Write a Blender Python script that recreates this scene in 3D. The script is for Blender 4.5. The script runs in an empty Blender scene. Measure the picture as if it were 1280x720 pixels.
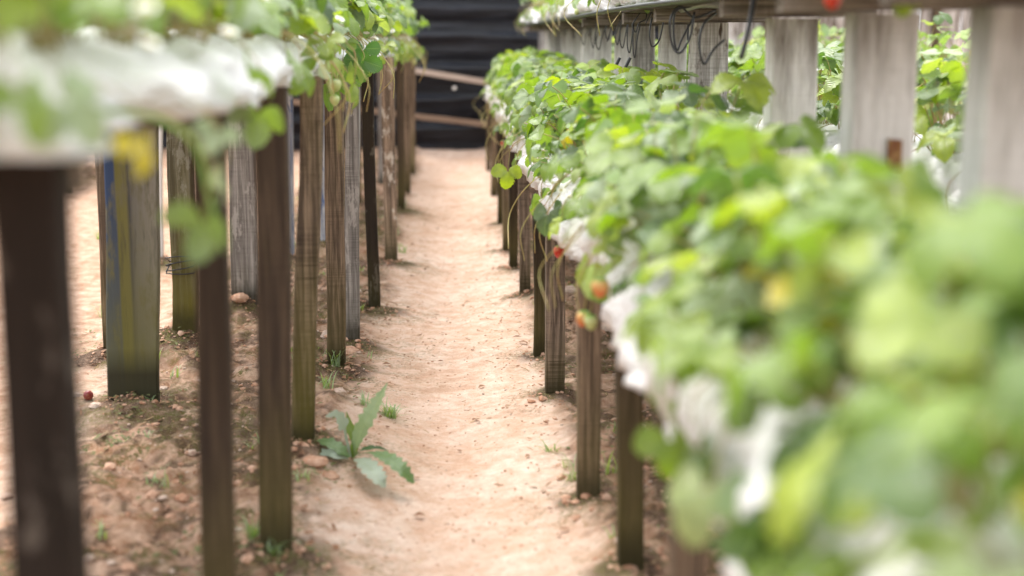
import bpy, math, random
import numpy as np
from mathutils import Vector, Matrix, noise as mnoise
random.seed(7); np.random.seed(7)
PI = math.pi; R = math.radians
S = bpy.context.scene
COL = S.collection

# ------------------------------------------------------------------ camera
CAMZ = 1.10; FPX = 1778.0
PITCH = math.atan(315/1778); YAW = math.atan(70/1778*math.cos(PITCH))
cam_d = bpy.data.cameras.new("camera"); cam = bpy.data.objects.new("camera", cam_d); COL.objects.link(cam)
cam.location = (0, 0, CAMZ); cam.rotation_euler = (PI/2-PITCH, 0, -YAW)
cam_d.sensor_width = 36; cam_d.lens = 50; cam_d.clip_start = .05; cam_d.clip_end = 2000
cam_d.dof.use_dof = True; cam_d.dof.focus_distance = 4.75; cam_d.dof.aperture_fstop = 1.75
cam_d.dof.aperture_blades = 0
S.camera = cam
# ------------------------------------------------------------------ sky and sun (soft overcast daylight)
SUN_EL, SUN_AZ = 66.0, -24.0      # azimuth measured from +Y towards +X
W = bpy.data.worlds.new("World"); S.world = W; W.use_nodes = True
nt = W.node_tree; nt.nodes.clear()
o_ = nt.nodes.new('ShaderNodeOutputWorld'); b_ = nt.nodes.new('ShaderNodeBackground'); b_.inputs[1].default_value = .15
sk = nt.nodes.new('ShaderNodeTexSky'); sk.sky_type = 'NISHITA'; sk.sun_disc = False
sk.sun_elevation = R(SUN_EL); sk.sun_rotation = R(SUN_AZ); sk.air_density = 1.6; sk.dust_density = 6; sk.ozone_density = .6
hs = nt.nodes.new('ShaderNodeHueSaturation'); hs.inputs['Saturation'].default_value = .22
nt.links.new(sk.outputs[0], hs.inputs['Color']); cm = nt.nodes.new('ShaderNodeMix'); cm.data_type = 'RGBA'; cm.inputs[0].default_value = .6; cm.inputs[7].default_value = (6.6, 6.7, 6.9, 1)   # even cloud layer
nt.links.new(hs.outputs[0], cm.inputs[6]); nt.links.new(cm.outputs[2], b_.inputs[0]); nt.links.new(b_.outputs[0], o_.inputs[0])
sun_d = bpy.data.lights.new("sun", 'SUN'); sun_d.energy = 1.3; sun_d.angle = R(24); sun_d.color = (1, .97, .93)
sun = bpy.data.objects.new("sun", sun_d); COL.objects.link(sun)
sdir = Vector((math.sin(R(SUN_AZ))*math.cos(R(SUN_EL)), math.cos(R(SUN_AZ))*math.cos(R(SUN_EL)), math.sin(R(SUN_EL))))
sun.rotation_euler = sdir.to_track_quat('Z', 'Y').to_euler()
S.view_settings.view_transform = 'Standard'; S.view_settings.look = 'None'; S.view_settings.gamma = 1
S.view_settings.exposure = 1.40
S.cycles.use_denoising = True; S.cycles.max_bounces = 6; S.cycles.transparent_max_bounces = 6
S.cycles.sample_clamp_indirect = 6

# ------------------------------------------------------------------ helpers
_f = Vector((math.sin(YAW)*math.cos(PITCH), math.cos(YAW)*math.cos(PITCH), -math.sin(PITCH)))
_r = Vector((math.cos(YAW), -math.sin(YAW), 0)); _u = _r.cross(_f)
def ray(px, py): return _f*FPX + _r*(px-640) + _u*(360-py)
def at(px, py, Y):
    d = ray(px, py); return Vector((0, 0, CAMZ)) + d*(Y/d.y)
def gnd(px, py, z=0.0):
    d = ray(px, py); return Vector((0, 0, CAMZ)) + d*((z-CAMZ)/d.z)

def hsh(ix, iy, seed):
    n = (ix*374761393 + iy*668265263 + seed*1442695041) & 0xffffffff
    n = ((n ^ (n >> 13))*1274126177) & 0xffffffff
    return ((n ^ (n >> 16)) & 0xffff)/65535.0
def vnoise(x, y, seed=0):
    x = np.asarray(x, float); y = np.asarray(y, float)
    ix = np.floor(x).astype(np.int64); iy = np.floor(y).astype(np.int64); fx = x-ix; fy = y-iy
    fx = fx*fx*(3-2*fx); fy = fy*fy*(3-2*fy)
    a = hsh(ix, iy, seed); b = hsh(ix+1, iy, seed); c = hsh(ix, iy+1, seed); d = hsh(ix+1, iy+1, seed)
    return (a*(1-fx)+b*fx)*(1-fy)+(c*(1-fx)+d*fx)*fy
def fbm(x, y, seed=0, o=4):
    s = 0; a = .5; t = 0
    for k in range(o):
        s = s+a*vnoise(x*2**k, y*2**k, seed+k*17); t += a; a *= .5
    return s/t
def sstep(a, b, x):
    t = np.clip((x-a)/(b-a), 0, 1); return t*t*(3-2*t)

def link(o, parent=None):
    COL.objects.link(o)
    if parent is not None: o.parent = parent
    return o
def tag(o, label=None, cat=None, group=None, kind=None):
    for k, v in (('label', label), ('category', cat), ('group', group), ('kind', kind)):
        if v: o[k] = v
    return o
def empty(name, loc, label, cat, group=None, rz=0):
    o = bpy.data.objects.new(name, None); o.empty_display_size = .05
    o.location = loc; o.rotation_euler = (0, 0, rz); link(o)
    return tag(o, label, cat, group)
def mk(name, v, f, mats, parent=None, loc=None, smooth=False, mi=None, uv=None):
    me = bpy.data.meshes.new(name); me.from_pydata([tuple(p) for p in v], [], f); 
    for m in (mats if isinstance(mats, (list, tuple)) else [mats]): me.materials.append(m)
    if smooth: me.polygons.foreach_set('use_smooth', [True]*len(me.polygons))
    if mi is not None: me.polygons.foreach_set('material_index', mi)
    if uv is not None:
        l = me.uv_layers.new(name='uv'); vi = np.empty(len(me.loops), int); me.loops.foreach_get('vertex_index', vi)
        l.data.foreach_set('uv', np.asarray(uv, float)[vi].ravel())
    me.update()
    o = bpy.data.objects.new(name, me)
    if loc is not None: o.location = loc
    return link(o, parent)
def inst(name, me, parent, loc=(0, 0, 0), rot=(0, 0, 0), sc=1.0):
    o = bpy.data.objects.new(name, me); o.location = loc; o.rotation_euler = rot
    o.scale = (sc, sc, sc) if not isinstance(sc, tuple) else sc
    return link(o, parent)
class Geo:
    def __init__(s): s.v = []; s.f = []; s.mi = []; s.uv = []
    def add(s, v, f, m=0, uv=None):
        b = len(s.v); s.v += [tuple(p) for p in v]; s.f += [tuple(i+b for i in q) for q in f]; s.mi += [m]*len(f)
        s.uv += uv if uv is not None else [(0, 0)]*len(v)
    def build(s, name, mats, parent=None, smooth=True, loc=None): return mk(name, s.v, s.f, mats, parent, loc, smooth, s.mi, s.uv)
def tube(pts, r, n=6, r2=None):
    pts = [Vector(p) for p in pts]; v = []; f = []; N = len(pts); up = Vector((.13, .21, .97)).normalized(); prev = None
    for i, p in enumerate(pts):
        t = (pts[min(i+1, N-1)]-pts[max(i-1, 0)]).normalized()
        a = t.cross(up) if prev is None else (prev - t*prev.dot(t))
        if a.length < 1e-4: a = t.cross(Vector((1, 0, 0)))
        a.normalize(); prev = a; b = t.cross(a)
        rr = r if r2 is None else r+(r2-r)*i/(N-1)
        for k in range(n):
            th = 2*PI*k/n; v.append(p+(a*math.cos(th)+b*math.sin(th))*rr)
    for i in range(N-1):
        for k in range(n): f.append((i*n+k, i*n+(k+1) % n, (i+1)*n+(k+1) % n, (i+1)*n+k))
    f.append(tuple(range(n))[::-1]); f.append(tuple((N-1)*n+k for k in range(n)))
    return v, f
def curve(pts, n=8):
    """Catmull-Rom through the points"""
    P = [Vector(p) for p in pts]; P = [P[0]*2-P[1]]+P+[P[-1]*2-P[-2]]; out = []
    for i in range(1, len(P)-2):
        for k in range(n):
            t = k/n; a, b, c, d = P[i-1:i+3]
            out.append(.5*((2*b)+(c-a)*t+(2*a-5*b+4*c-d)*t*t+(3*b-a-3*c+d)*t**3))
    out.append(P[-2]); return out
def beam(name, p0, p1, w, h, mat, parent, wob=.003, ch=.004, seg=None, twist=0, up=None, loc=None):
    """a sawn timber from p0 to p1, section w x h, chamfered, slightly crooked"""
    p0 = Vector(p0); p1 = Vector(p1); L = (p1-p0).length; t = (p1-p0)/L
    up = up or (Vector((0, 1, 0)) if abs(t.z) > .7 else Vector((0, 0, 1)))
    a = t.cross(up).normalized(); b = a.cross(t).normalized()
    seg = seg or max(2, int(L/.12)); v = []; f = []; sd = random.random()*99
    hw, hh = w/2, h/2
    for i in range(seg+1):
        s = i/seg; e = ch*(.6+.8*random.random())
        ox = (mnoise.noise((sd, s*L*2.2, 0)))*wob*2; oy = (mnoise.noise((sd+9, s*L*2.2, 4)))*wob*2
        sw = 1+mnoise.noise((sd, s*L*3, 7))*.04; c = math.cos(twist*s); n_ = math.sin(twist*s)
        for (x, y) in ((hw-e, hh), (hw, hh-e), (hw, -hh+e), (hw-e, -hh), (-hw+e, -hh), (-hw, -hh+e), (-hw, hh-e), (-hw+e, hh)):
            x, y = x*sw, y*sw; x, y = x*c-y*n_, x*n_+y*c
            v.append(p0+t*(L*s)+a*(x+ox)+b*(y+oy))
    for i in range(seg):
        for k in range(8): f.append((i*8+k, i*8+(k+1) % 8, (i+1)*8+(k+1) % 8, (i+1)*8+k))
    f.append(tuple(range(8))[::-1]); f.append(tuple(seg*8+k for k in range(8)))
    return mk(name, v, f, mat, parent, loc)

# ------------------------------------------------------------------ materials
class M:
    def __init__(s, name):
        s.m = bpy.data.materials.new(name); s.m.use_nodes = True; s.t = s.m.node_tree; s.t.nodes.clear()
        s.out = s.n('OutputMaterial'); s.b = s.n('BsdfPrincipled'); s.l(s.b.outputs[0], s.out.inputs[0])
    def n(s, k, **kw):
        x = s.t.nodes.new('ShaderNode'+k)
        for a, b in kw.items():
            if a in x.inputs.keys() if hasattr(x, 'inputs') else False: x.inputs[a].default_value = b
            else: setattr(x, a, b)
        return x
    def l(s, a, b): s.t.links.new(a, b)
    def co(s, kind='Object', sc=(1, 1, 1), rot=(0, 0, 0)):
        c = s.n('TexCoord'); m = s.n('Mapping'); m.inputs['Scale'].default_value = sc; m.inputs['Rotation'].default_value = rot
        s.l(c.outputs[kind], m.inputs[0]); return m.outputs[0]
    def noise(s, vec, scale=5, detail=4, rough=.6, dist=0):
        x = s.n('TexNoise'); x.inputs['Scale'].default_value = scale; x.inputs['Detail'].default_value = detail
        x.inputs['Roughness'].default_value = rough; x.inputs['Distortion'].default_value = dist; s.l(vec, x.inputs['Vector']); return x.outputs[0]
    def ramp(s, fac, stops, interp='LINEAR'):
        x = s.n('ValToRGB'); x.color_ramp.interpolation = interp; e = x.color_ramp.elements
        while len(e) > 1: e.remove(e[0])
        for i, (p, c) in enumerate(stops):
            q = e[0] if i == 0 else e.new(p); q.position = p; q.color = (c, c, c, 1) if not isinstance(c, tuple) else (*c, 1)
        s.l(fac, x.inputs[0]); return x.outputs[0]
    def mix(s, fac, a, b, mode='MIX'):
        x = s.n('Mix'); x.data_type = 'RGBA'; x.blend_type = mode
        for inp, val in ((x.inputs[0], fac), (x.inputs[6], a), (x.inputs[7], b)):
            if hasattr(val, 'is_linked') or hasattr(val, 'links'): s.l(val, inp)
            elif isinstance(val, tuple): inp.default_value = (*val, 1)
            else: inp.default_value = val
        return x.outputs[2]
    def math(s, op, a, b=None, clamp=False):
        x = s.n('Math'); x.operation = op; x.use_clamp = clamp
        for inp, val in ((x.inputs[0], a), (x.inputs[1], b)):
            if val is None: continue
            if hasattr(val, 'links'): s.l(val, inp)
            else: inp.default_value = val
        return x.outputs[0]
    def bump(s, h, strength=.3, dist=.01, prev=None):
        x = s.n('Bump'); x.inputs['Strength'].default_value = strength; x.inputs['Distance'].default_value = dist
        s.l(h, x.inputs['Height'])
        if prev is not None: s.l(prev, x.inputs['Normal'])
        return x.outputs[0]
    def set(s, **kw):
        for k, v in kw.items():
            i = s.b.inputs[{'color': 'Base Color', 'rough': 'Roughness', 'normal': 'Normal', 'spec': 'Specular IOR Level', 'sheen': 'Sheen Weight'}.get(k, k)]
            if hasattr(v, 'links'): s.l(v, i)
            elif isinstance(v, tuple): i.default_value = (*v, 1)
            else: i.default_value = v
        return s.m

def wood(name, c1, c2, dark=(.03, .022, .018), moss=0.0, mosstop=.3, fleck=None, fleck_amt=0.0, rough=.85, grain=1.0, horiz=False, knots=.5, sawn=.5, topstain=0):
    """weathered sawn timber; grain along local z (posts) or, horiz, along the long axis by stretched noise"""
    m = M(name); tc = m.n('TexCoord'); oi = m.n('ObjectInfo')
    off = m.n('VectorMath'); off.operation = 'ADD'; sc = m.n('VectorMath'); sc.operation = 'SCALE'
    cb = m.n('CombineXYZ'); m.l(oi.outputs['Random'], cb.inputs[0]); m.l(oi.outputs['Random'], cb.inputs[2]); sc.inputs[3].default_value = 37
    m.l(cb.outputs[0], sc.inputs[0]); m.l(tc.outputs['Object'], off.inputs[0]); m.l(sc.outputs[0], off.inputs[1])
    def mp(s3):
        x = m.n('Mapping'); x.inputs['Scale'].default_value = s3; m.l(off.outputs[0], x.inputs[0]); return x.outputs[0]
    g = (90, 90, 3.2) if not horiz else ((90, 3.2, 90) if horiz == 'y' else (3.2, 90, 90))
    broad = (9, 9, 1.6) if not horiz else ((9, 1.6, 9) if horiz == 'y' else (1.6, 9, 9))
    saw = (3, 3, 210) if not horiz else ((3, 210, 3) if horiz == 'y' else (210, 3, 3))
    ng = m.noise(mp(g), 1, 5, .65, .4); nb = m.noise(mp(broad), 1, 4, .6); ns = m.noise(mp(saw), 1, 2, .6); nk = m.noise(mp(tuple(q*2.2 for q in broad)), 1, 3, .5, 1.2)
    col = m.mix(m.ramp(nb, [(.3, 0.0), (.7, 1.0)]), c1, c2)
    col = m.mix(m.math('MULTIPLY', m.ramp(ng, [(.42, 1.0), (.62, 0.0)]), .75*grain), col, dark)
    col = m.mix(m.math('MULTIPLY', m.math('MULTIPLY', m.ramp(ns, [(.35, 1.0), (.6, 0.0)]), sawn*.75), m.ramp(m.noise(mp((7, 7, 5)), 1, 4, .7), [(.42, 0.0), (.6, 1.0)])), col, dark)
    col = m.mix(m.math('MULTIPLY', m.ramp(nk, [(.66, 0.0), (.74, 1.0)]), knots), col, dark)
    fn = m.noise(mp((22, 22, 9)), 1, 5, .7)
    if fleck: col = m.mix(m.math('MULTIPLY', m.ramp(fn, [(.56, 0.0), (.62, 1.0)]), fleck_amt), col, fleck)
    if moss:
        sx = m.n('SeparateXYZ'); m.l(tc.outputs['Object'], sx.inputs[0])
        mr = m.n('MapRange'); m.l(sx.outputs[2], mr.inputs[0]); mr.inputs[1].default_value = 0; mr.inputs[2].default_value = mosstop; mr.inputs[3].default_value = 1; mr.inputs[4].default_value = 0
        k = m.math('ADD', mr.outputs[0], m.math('MULTIPLY', m.math('SUBTRACT', nb, .5), 1.6), True)
        col = m.mix(m.math('MULTIPLY', k, moss), col, (.115, .10, .022))
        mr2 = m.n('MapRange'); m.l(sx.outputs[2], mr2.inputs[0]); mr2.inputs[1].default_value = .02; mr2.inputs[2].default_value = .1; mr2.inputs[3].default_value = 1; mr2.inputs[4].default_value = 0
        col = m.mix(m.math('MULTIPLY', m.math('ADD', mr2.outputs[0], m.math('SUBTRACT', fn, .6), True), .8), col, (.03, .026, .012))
    if topstain:
        sx = m.n('SeparateXYZ'); m.l(tc.outputs['Object'], sx.inputs[0]); mr = m.n('MapRange'); m.l(sx.outputs[2], mr.inputs[0]); mr.inputs[1].default_value = .82; mr.inputs[2].default_value = 1.12; mr.inputs[3].default_value = 0; mr.inputs[4].default_value = 1
        st = m.noise(mp((26, 26, 3.5)), 1, 4, .7); k = m.math('ADD', mr.outputs[0], m.math('MULTIPLY', m.math('SUBTRACT', st, .62), 2.2), True)
        col = m.mix(m.math('MULTIPLY', k, topstain), col, (.09, .065, .045))
        st2 = m.noise(mp((13, 13, 5)), 1, 4, .6); col = m.mix(m.math('MULTIPLY', m.ramp(st2, [(.54, 0.0), (.72, 1.0)]), .25), col, (.42, .38, .34))
    hv = m.n('HueSaturation'); rv = m.math('ADD', m.math('MULTIPLY', oi.outputs['Random'], .35), .82); m.l(rv, hv.inputs['Value']); m.l(col, hv.inputs['Color'])
    n1 = m.bump(ng, .55, .004); n2 = m.bump(ns, .35, .002, n1)
    return m.set(color=hv.outputs[0], rough=rough, normal=n2, spec=.12)

WOOD = {
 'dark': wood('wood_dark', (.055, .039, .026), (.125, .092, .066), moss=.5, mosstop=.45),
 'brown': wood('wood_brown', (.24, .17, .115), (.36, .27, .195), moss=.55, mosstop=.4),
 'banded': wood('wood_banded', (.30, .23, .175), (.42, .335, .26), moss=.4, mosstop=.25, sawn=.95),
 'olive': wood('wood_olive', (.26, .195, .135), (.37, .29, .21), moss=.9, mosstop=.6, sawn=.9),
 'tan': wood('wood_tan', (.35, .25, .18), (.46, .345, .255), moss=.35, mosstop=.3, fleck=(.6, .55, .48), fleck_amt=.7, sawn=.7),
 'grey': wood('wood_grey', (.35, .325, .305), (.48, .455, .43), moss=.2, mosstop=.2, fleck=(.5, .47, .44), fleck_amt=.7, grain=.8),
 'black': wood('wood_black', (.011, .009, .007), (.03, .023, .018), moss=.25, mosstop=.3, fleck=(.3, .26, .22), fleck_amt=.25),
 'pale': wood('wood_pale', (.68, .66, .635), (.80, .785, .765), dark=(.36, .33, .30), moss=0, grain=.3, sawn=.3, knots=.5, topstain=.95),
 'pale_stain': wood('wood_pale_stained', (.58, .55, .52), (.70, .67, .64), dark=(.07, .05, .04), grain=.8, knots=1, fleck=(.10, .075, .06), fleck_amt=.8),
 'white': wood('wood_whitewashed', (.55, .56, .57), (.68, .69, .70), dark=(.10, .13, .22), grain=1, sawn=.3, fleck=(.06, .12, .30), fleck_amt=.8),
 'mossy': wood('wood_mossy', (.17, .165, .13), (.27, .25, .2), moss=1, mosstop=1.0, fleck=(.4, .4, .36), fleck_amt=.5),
}
WY = wood('wood_rail_y', (.12, .085, .062), (.2, .15, .11), horiz='y'); WX = wood('wood_rail_x', (.12, .085, .062), (.22, .16, .12), horiz='x')
WYP = wood('wood_rail_shade_dark', (.10, .08, .065), (.20, .165, .135), horiz='y', dark=(.05, .04, .03)); WXP = wood('wood_cross_pale', (.2, .165, .14), (.33, .28, .24), horiz='x', dark=(.05, .04, .03))  # WYP: beam shadow is put into its colour, darker than the timber itself
WRAIL = wood('wood_wall_rail', (.36, .28, .235), (.46, .38, .32), horiz='x', dark=(.3, .2, .14), grain=.4, sawn=0, knots=0)

def painted_plank():
    m = M('painted_plank'); c = m.co(); sx = m.n('SeparateXYZ'); m.l(c, sx.inputs[0])
    n = m.noise(m.co(sc=(40, 40, 3)), 1, 5, .7); n2 = m.noise(m.co(sc=(12, 12, 4)), 1, 5, .7)
    x = m.math('ADD', sx.outputs[0], m.math('MULTIPLY', m.math('SUBTRACT', n, .5), .012))
    strip = m.ramp(m.math('ADD', m.math('MULTIPLY', x, 6.0), .5), [(0, (.03, .06, .13)), (.36, (.025, .045, .10)), (.40, (.12, .11, .03)), (.55, (.13, .12, .04)), (.60, (.05, .05, .055)), (.66, (.12, .115, .10)), (1, (.2, .19, .16))])
    col = m.mix(m.ramp(n2, [(.52, 0.0), (.62, .85)]), strip, (.12, .11, .07))
    col = m.mix(m.ramp(n, [(.3, .8), (.45, 0.0)]), col, (.03, .03, .03))
    mr = m.n('MapRange'); m.l(sx.outputs[2], mr.inputs[0]); mr.inputs[1].default_value = 0; mr.inputs[2].default_value = .6; mr.inputs[3].default_value = 1; mr.inputs[4].default_value = 0
    col = m.mix(m.math('MULTIPLY', m.math('ADD', mr.outputs[0], m.math('SUBTRACT', n2, .5), True), .9), col, (.11, .105, .025))
    mr2 = m.n('MapRange'); m.l(sx.outputs[2], mr2.inputs[0]); mr2.inputs[1].default_value = .05; mr2.inputs[2].default_value = .13; mr2.inputs[3].default_value = 1; mr2.inputs[4].default_value = 0
    col = m.mix(m.math('MULTIPLY', mr2.outputs[0], .9), col, (.02, .018, .008))
    return m.set(color=col, rough=.75, normal=m.bump(n, .5, .004), spec=.3)
PAINTED = painted_plank()

def ground_mat():
    m = M('sandy_soil'); c = m.co()
    def attr(n_):
        a = m.n('Attribute'); a.attribute_name = n_; return a.outputs['Fac']
    soil, moss, dirt = attr('soil'), attr('moss'), attr('dirt')
    n1 = m.noise(c, 2.2, 6, .65); n2 = m.noise(c, 14, 6, .7); n3 = m.noise(c, 90, 5, .7); n4 = m.noise(c, 420, 3, .6)
    sand = m.mix(m.ramp(n1, [(.35, 0.0), (.65, 1.0)]), (.68, .495, .38), (.80, .645, .54))
    n5 = m.noise(c, 38, 6, .75, .4)
    sand = m.mix(m.math('MULTIPLY', m.ramp(n5, [(.36, 1.0), (.56, 0.0)]), .36), sand, (.50, .29, .185))
    sand = m.mix(m.math('MULTIPLY', m.ramp(n2, [(.40, 1.0), (.6, 0.0)]), .55), sand, (.53, .29, .175))
    red = m.mix(m.ramp(n2, [(.38, 0.0), (.62, 1.0)]), (.30, .155, .085), (.62, .42, .305))
    col = m.mix(soil, sand, red)
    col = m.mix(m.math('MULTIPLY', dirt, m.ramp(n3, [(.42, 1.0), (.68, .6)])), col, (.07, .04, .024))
    col = m.mix(m.math('MULTIPLY', moss, m.ramp(n3, [(.42, 0.0), (.58, 1.0)])), col, (.10, .10, .022))
    col = m.mix(m.math('MULTIPLY', m.ramp(n3, [(.60, 0.0), (.68, 1.0)]), .75), col, (.26, .14, .085))
    col = m.mix(m.math('MULTIPLY', m.ramp(n4, [(.58, 0.0), (.68, 1.0)]), .5), col, (.86, .70, .56))
    b = m.bump(n5, .6, .018); b = m.bump(n3, .7, .009, b); b = m.bump(n4, .6, .003, b)
    return m.set(color=col, rough=.95, normal=b, spec=.15)
GROUND = ground_mat()

def leaf_mat(name, c1, c2, c3, trans=.38, rough=.42):
    m = M(name); oi = m.n('ObjectInfo'); uv = m.n('UVMap'); uv.uv_map = 'uv'; sx = m.n('SeparateXYZ'); m.l(uv.outputs[0], sx.inputs[0])
    u = m.math('ABSOLUTE', m.math('SUBTRACT', sx.outputs[0], .5)); v = sx.outputs[1]
    s_ = m.math('SUBTRACT', m.math('MULTIPLY', v, 8.0), m.math('MULTIPLY', u, 7.0)); fr = m.math('FRACT', s_)
    vein = m.math('ABSOLUTE', m.math('SUBTRACT', fr, .5))          # 0 at a side vein
    vl = m.ramp(vein, [(0, 1.0), (.10, 0.0)]); mid = m.ramp(u, [(0, 1.0), (.03, 0.0)]); ve = m.math('MAXIMUM', vl, mid)
    col = m.ramp(oi.outputs['Random'], [(0, c1), (.25, c2), (.5, c2), (.72, c3), (.86, (.38, .46, .28)), (1, c1)])
    n = m.noise(m.co(sc=(1, 1, 1)), 45, 3); col = m.mix(m.math('MULTIPLY', m.ramp(n, [(.35, 1.0), (.7, 0.0)]), .35), col, c1)
    col = m.mix(m.math('MULTIPLY', ve, .35), col, (.33, .44, .14))
    g = m.n('NewGeometry'); col2 = m.mix(m.math('MULTIPLY', g.outputs['Backfacing'], .6), col, (.30, .38, .26))
    cush = m.math('MULTIPLY', m.math('SINE', m.math('MULTIPLY', fr, PI)), 1.0)
    nb = m.bump(cush, .45, .0035)
    m.set(color=col2, rough=rough, normal=nb, spec=.95)
    tr = m.n('BsdfTranslucent'); hv = m.n('HueSaturation'); hv.inputs['Saturation'].default_value = 1.15; hv.inputs['Value'].default_value = 1.8; m.l(col, hv.inputs['Color']); m.l(hv.outputs[0], tr.inputs[0])
    mx = m.n('MixShader'); mx.inputs[0].default_value = trans; m.l(m.b.outputs[0], mx.inputs[1]); m.l(tr.outputs[0], mx.inputs[2]); m.l(mx.outputs[0], m.out.inputs[0])
    return m.m
MOSSG = leaf_mat('moss_green', (.06, .07, .015), (.10, .11, .02), (.16, .17, .03), trans=.1, rough=.8)
LEAF = leaf_mat('strawberry_leaf', (.035, .085, .015), (.19, .29, .03), (.37, .45, .05), trans=.36, rough=.38)
YLEAF = leaf_mat('yellowed_leaf', (.42, .36, .03), (.5, .42, .03), (.5, .42, .03))
DLEAF = leaf_mat('deep_green_leaf', (.035, .09, .02), (.05, .13, .02), (.07, .16, .03))
WLEAF = leaf_mat('weed_leaf', (.10, .18, .06), (.13, .22, .07), (.17, .26, .08), trans=.25, rough=.35)
WPALE = leaf_mat('weed_leaf_pale', (.30, .37, .29), (.34, .41, .32), (.34, .41, .32), trans=.2, rough=.4)
FERN = leaf_mat('fern_green', (.14, .28, .03), (.2, .38, .04), (.2, .38, .04))
GRASS = leaf_mat('grass_green', (.13, .2, .035), (.2, .29, .05), (.3, .33, .09))
def plain(name, c, rough=.5, spec=.4, bump=None, var=None, trans=None):
    m = M(name)
    if var:
        n = m.noise(m.co(), var[0], 5, .65); col = m.mix(m.ramp(n, [(.4, 0.0), (.65, 1.0)]), c, var[1])
    else: col = c
    if bump: m.set(normal=m.bump(m.noise(m.co(), bump[0], 4), bump[1], bump[2]))
    return m.set(color=col, rough=rough, spec=spec)
PET = plain('petiole', (.30, .30, .10), .5, var=(30, (.35, .20, .09)))
RUN = plain('runner_stem', (.42, .42, .15), .5, var=(20, (.42, .28, .12)))
PETAL = plain('petal', (.85, .84, .80), .6)
YEL = plain('flower_yellow', (.55, .42, .04), .7)
def berry(name, c, c2):
    m = M(name); v = m.n('TexVoronoi'); v.inputs['Scale'].default_value = 260; m.l(m.co(), v.inputs['Vector'])
    k = m.ramp(v.outputs['Distance'], [(.12, 1.0), (.3, 0.0)])
    sx = m.n('SeparateXYZ'); m.l(m.co(), sx.inputs[0]); g = m.ramp(m.math('ADD', m.math('MULTIPLY', sx.outputs[2], 28), 1.0), [(0.25, c), (.95, c2)])
    return m.set(color=m.mix(k, g, (.55, .40, .10)), rough=.3, normal=m.bump(k, .4, -.001), spec=.5)
BER = {'red': berry('berry_red', (.5, .015, .012), (.55, .04, .02)), 'orange': berry('berry_orange', (.62, .13, .03), (.65, .42, .15)), 'green': berry('berry_green', (.42, .5, .16), (.55, .6, .3))}
def bag_mat():
    m = M('white_grow_bag_film'); n = m.noise(m.co(sc=(1, .5, 2)), 7, 6, .65, .6); n2 = m.noise(m.co(), 30, 5, .6, 1.0)
    col = m.mix(m.math('MULTIPLY', m.ramp(n, [(.55, 0.0), (.72, 1.0)]), .35), (.74, .73, .73), (.48, .41, .36))
    n3 = m.noise(m.co(sc=(1, .7, 1.6)), 11, 3, .5, 1.8); cr = m.math('ABSOLUTE', m.math('SUBTRACT', n3, .5))
    return m.set(color=col, rough=.30, normal=m.bump(m.ramp(cr, [(0, 0.0), (.09, 1.0)]), .45, .006, m.bump(n2, .5, .01)), spec=.55)
BAG = bag_mat()
BLACK = plain('black_pipe', (.018, .018, .02), .35, .5); GREYP = plain('grey_pipe', (.30, .31, .32), .4, .5)
DIRT = plain('potting_soil', (.05, .032, .02), .95, .1, bump=(90, .8, .01), var=(40, (.12, .08, .05)))
ROCK = plain('rock', (.44, .31, .24), .9, .2, bump=(60, .6, .006), var=(18, (.68, .56, .47)))
BER['dark'] = berry('berry_overripe', (.16, .012, .012), (.22, .03, .03))
CLOD = plain('soil_clod', (.42, .23, .145), .95, .1, bump=(80, .6, .004), var=(25, (.62, .42, .31)))
STRAW = plain('straw', (.50, .36, .20), .8, .2, var=(8, (.24, .13, .07)))
DRY = plain('dead_leaf', (.20, .09, .045), .7, .3, var=(60, (.34, .2, .11)))

# ------------------------------------------------------------------ posts (needed first: soil heaps round them)
def G(px, py): p = gnd(px, py); return (p.x, p.y)
def XY(px, Y, py=600): p = at(px, py, Y); return (p.x, Y)
# (x, y), x of the top, width, depth, material, label
LEFT = []
def lp(base, topx_px, w, d, mat, label, Z=1.0, lst=LEFT, tw=0):
    x, y = base; tz = Z
    tx = at(topx_px, 45+FPX*(CAMZ-tz)/y, y).x if topx_px else x
    lst.append((x, y, tx, w, d, WOOD.get(mat, PAINTED), label, tz, tw))
lp(XY(54, 1.37, 700), 38, .064, .05, 'black', 'broad dark post nearest the camera, out of focus')
lp(XY(268, 2.24, 700), 262, .050, .05, 'dark', 'dark brown post second from the camera')
lp(G(347, 706), 337, .066, .045, 'dark', 'dark post with a mossy foot, third from the camera')
lp(G(378, 566), 389, .058, .045, 'olive', 'post with sawn banding and a yellow-green lower half, leaning')
lp(G(420, 468), 418, .060, .045, 'brown', 'brown post with a dark knot below the fern')
lp(G(440, 437), 439, .050, .035, 'grey', 'grey flaking post beside the brown one')
lp(G(468, 388), 459, .046, .040, 'black', 'almost black post leaning to the left')
lp(G(488.5, 332), 484, .060, .05, 'tan', 'tan post with peeling white flecks')
lp(G(502, 266), 499, .048, .05, 'dark', 'dark post behind the tan one')
lp(G(509, 241), 508, .046, .05, 'brown', None)
lp(G(516, 219), 515.5, .045, .05, 'brown', 'last brown post at the end of the left bench')
LBACK = []
lp(G(168, 516), 164, .150, .035, 'PAINT', 'wide plank post with peeling blue and yellow paint', lst=LBACK)
lp(G(231, 432), 226, .088, .05, 'mossy', 'mossy grey post with black wire tied round it', lst=LBACK)
lp(G(308, 396), 300, .108, .03, 'grey', 'wide weathered grey plank with a notched foot', lst=LBACK)
lp(G(362, 336), 360, .042, .04, 'white', 'narrow post with flaking white and blue paint', lst=LBACK)
lp(G(404, 312), 403, .036, .04, 'white', 'thin whitewashed post far back', lst=LBACK)
lp(G(141, 452), 124, .05, .03, 'brown', 'thin dark slat leaning behind the painted plank', lst=LBACK)
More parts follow.
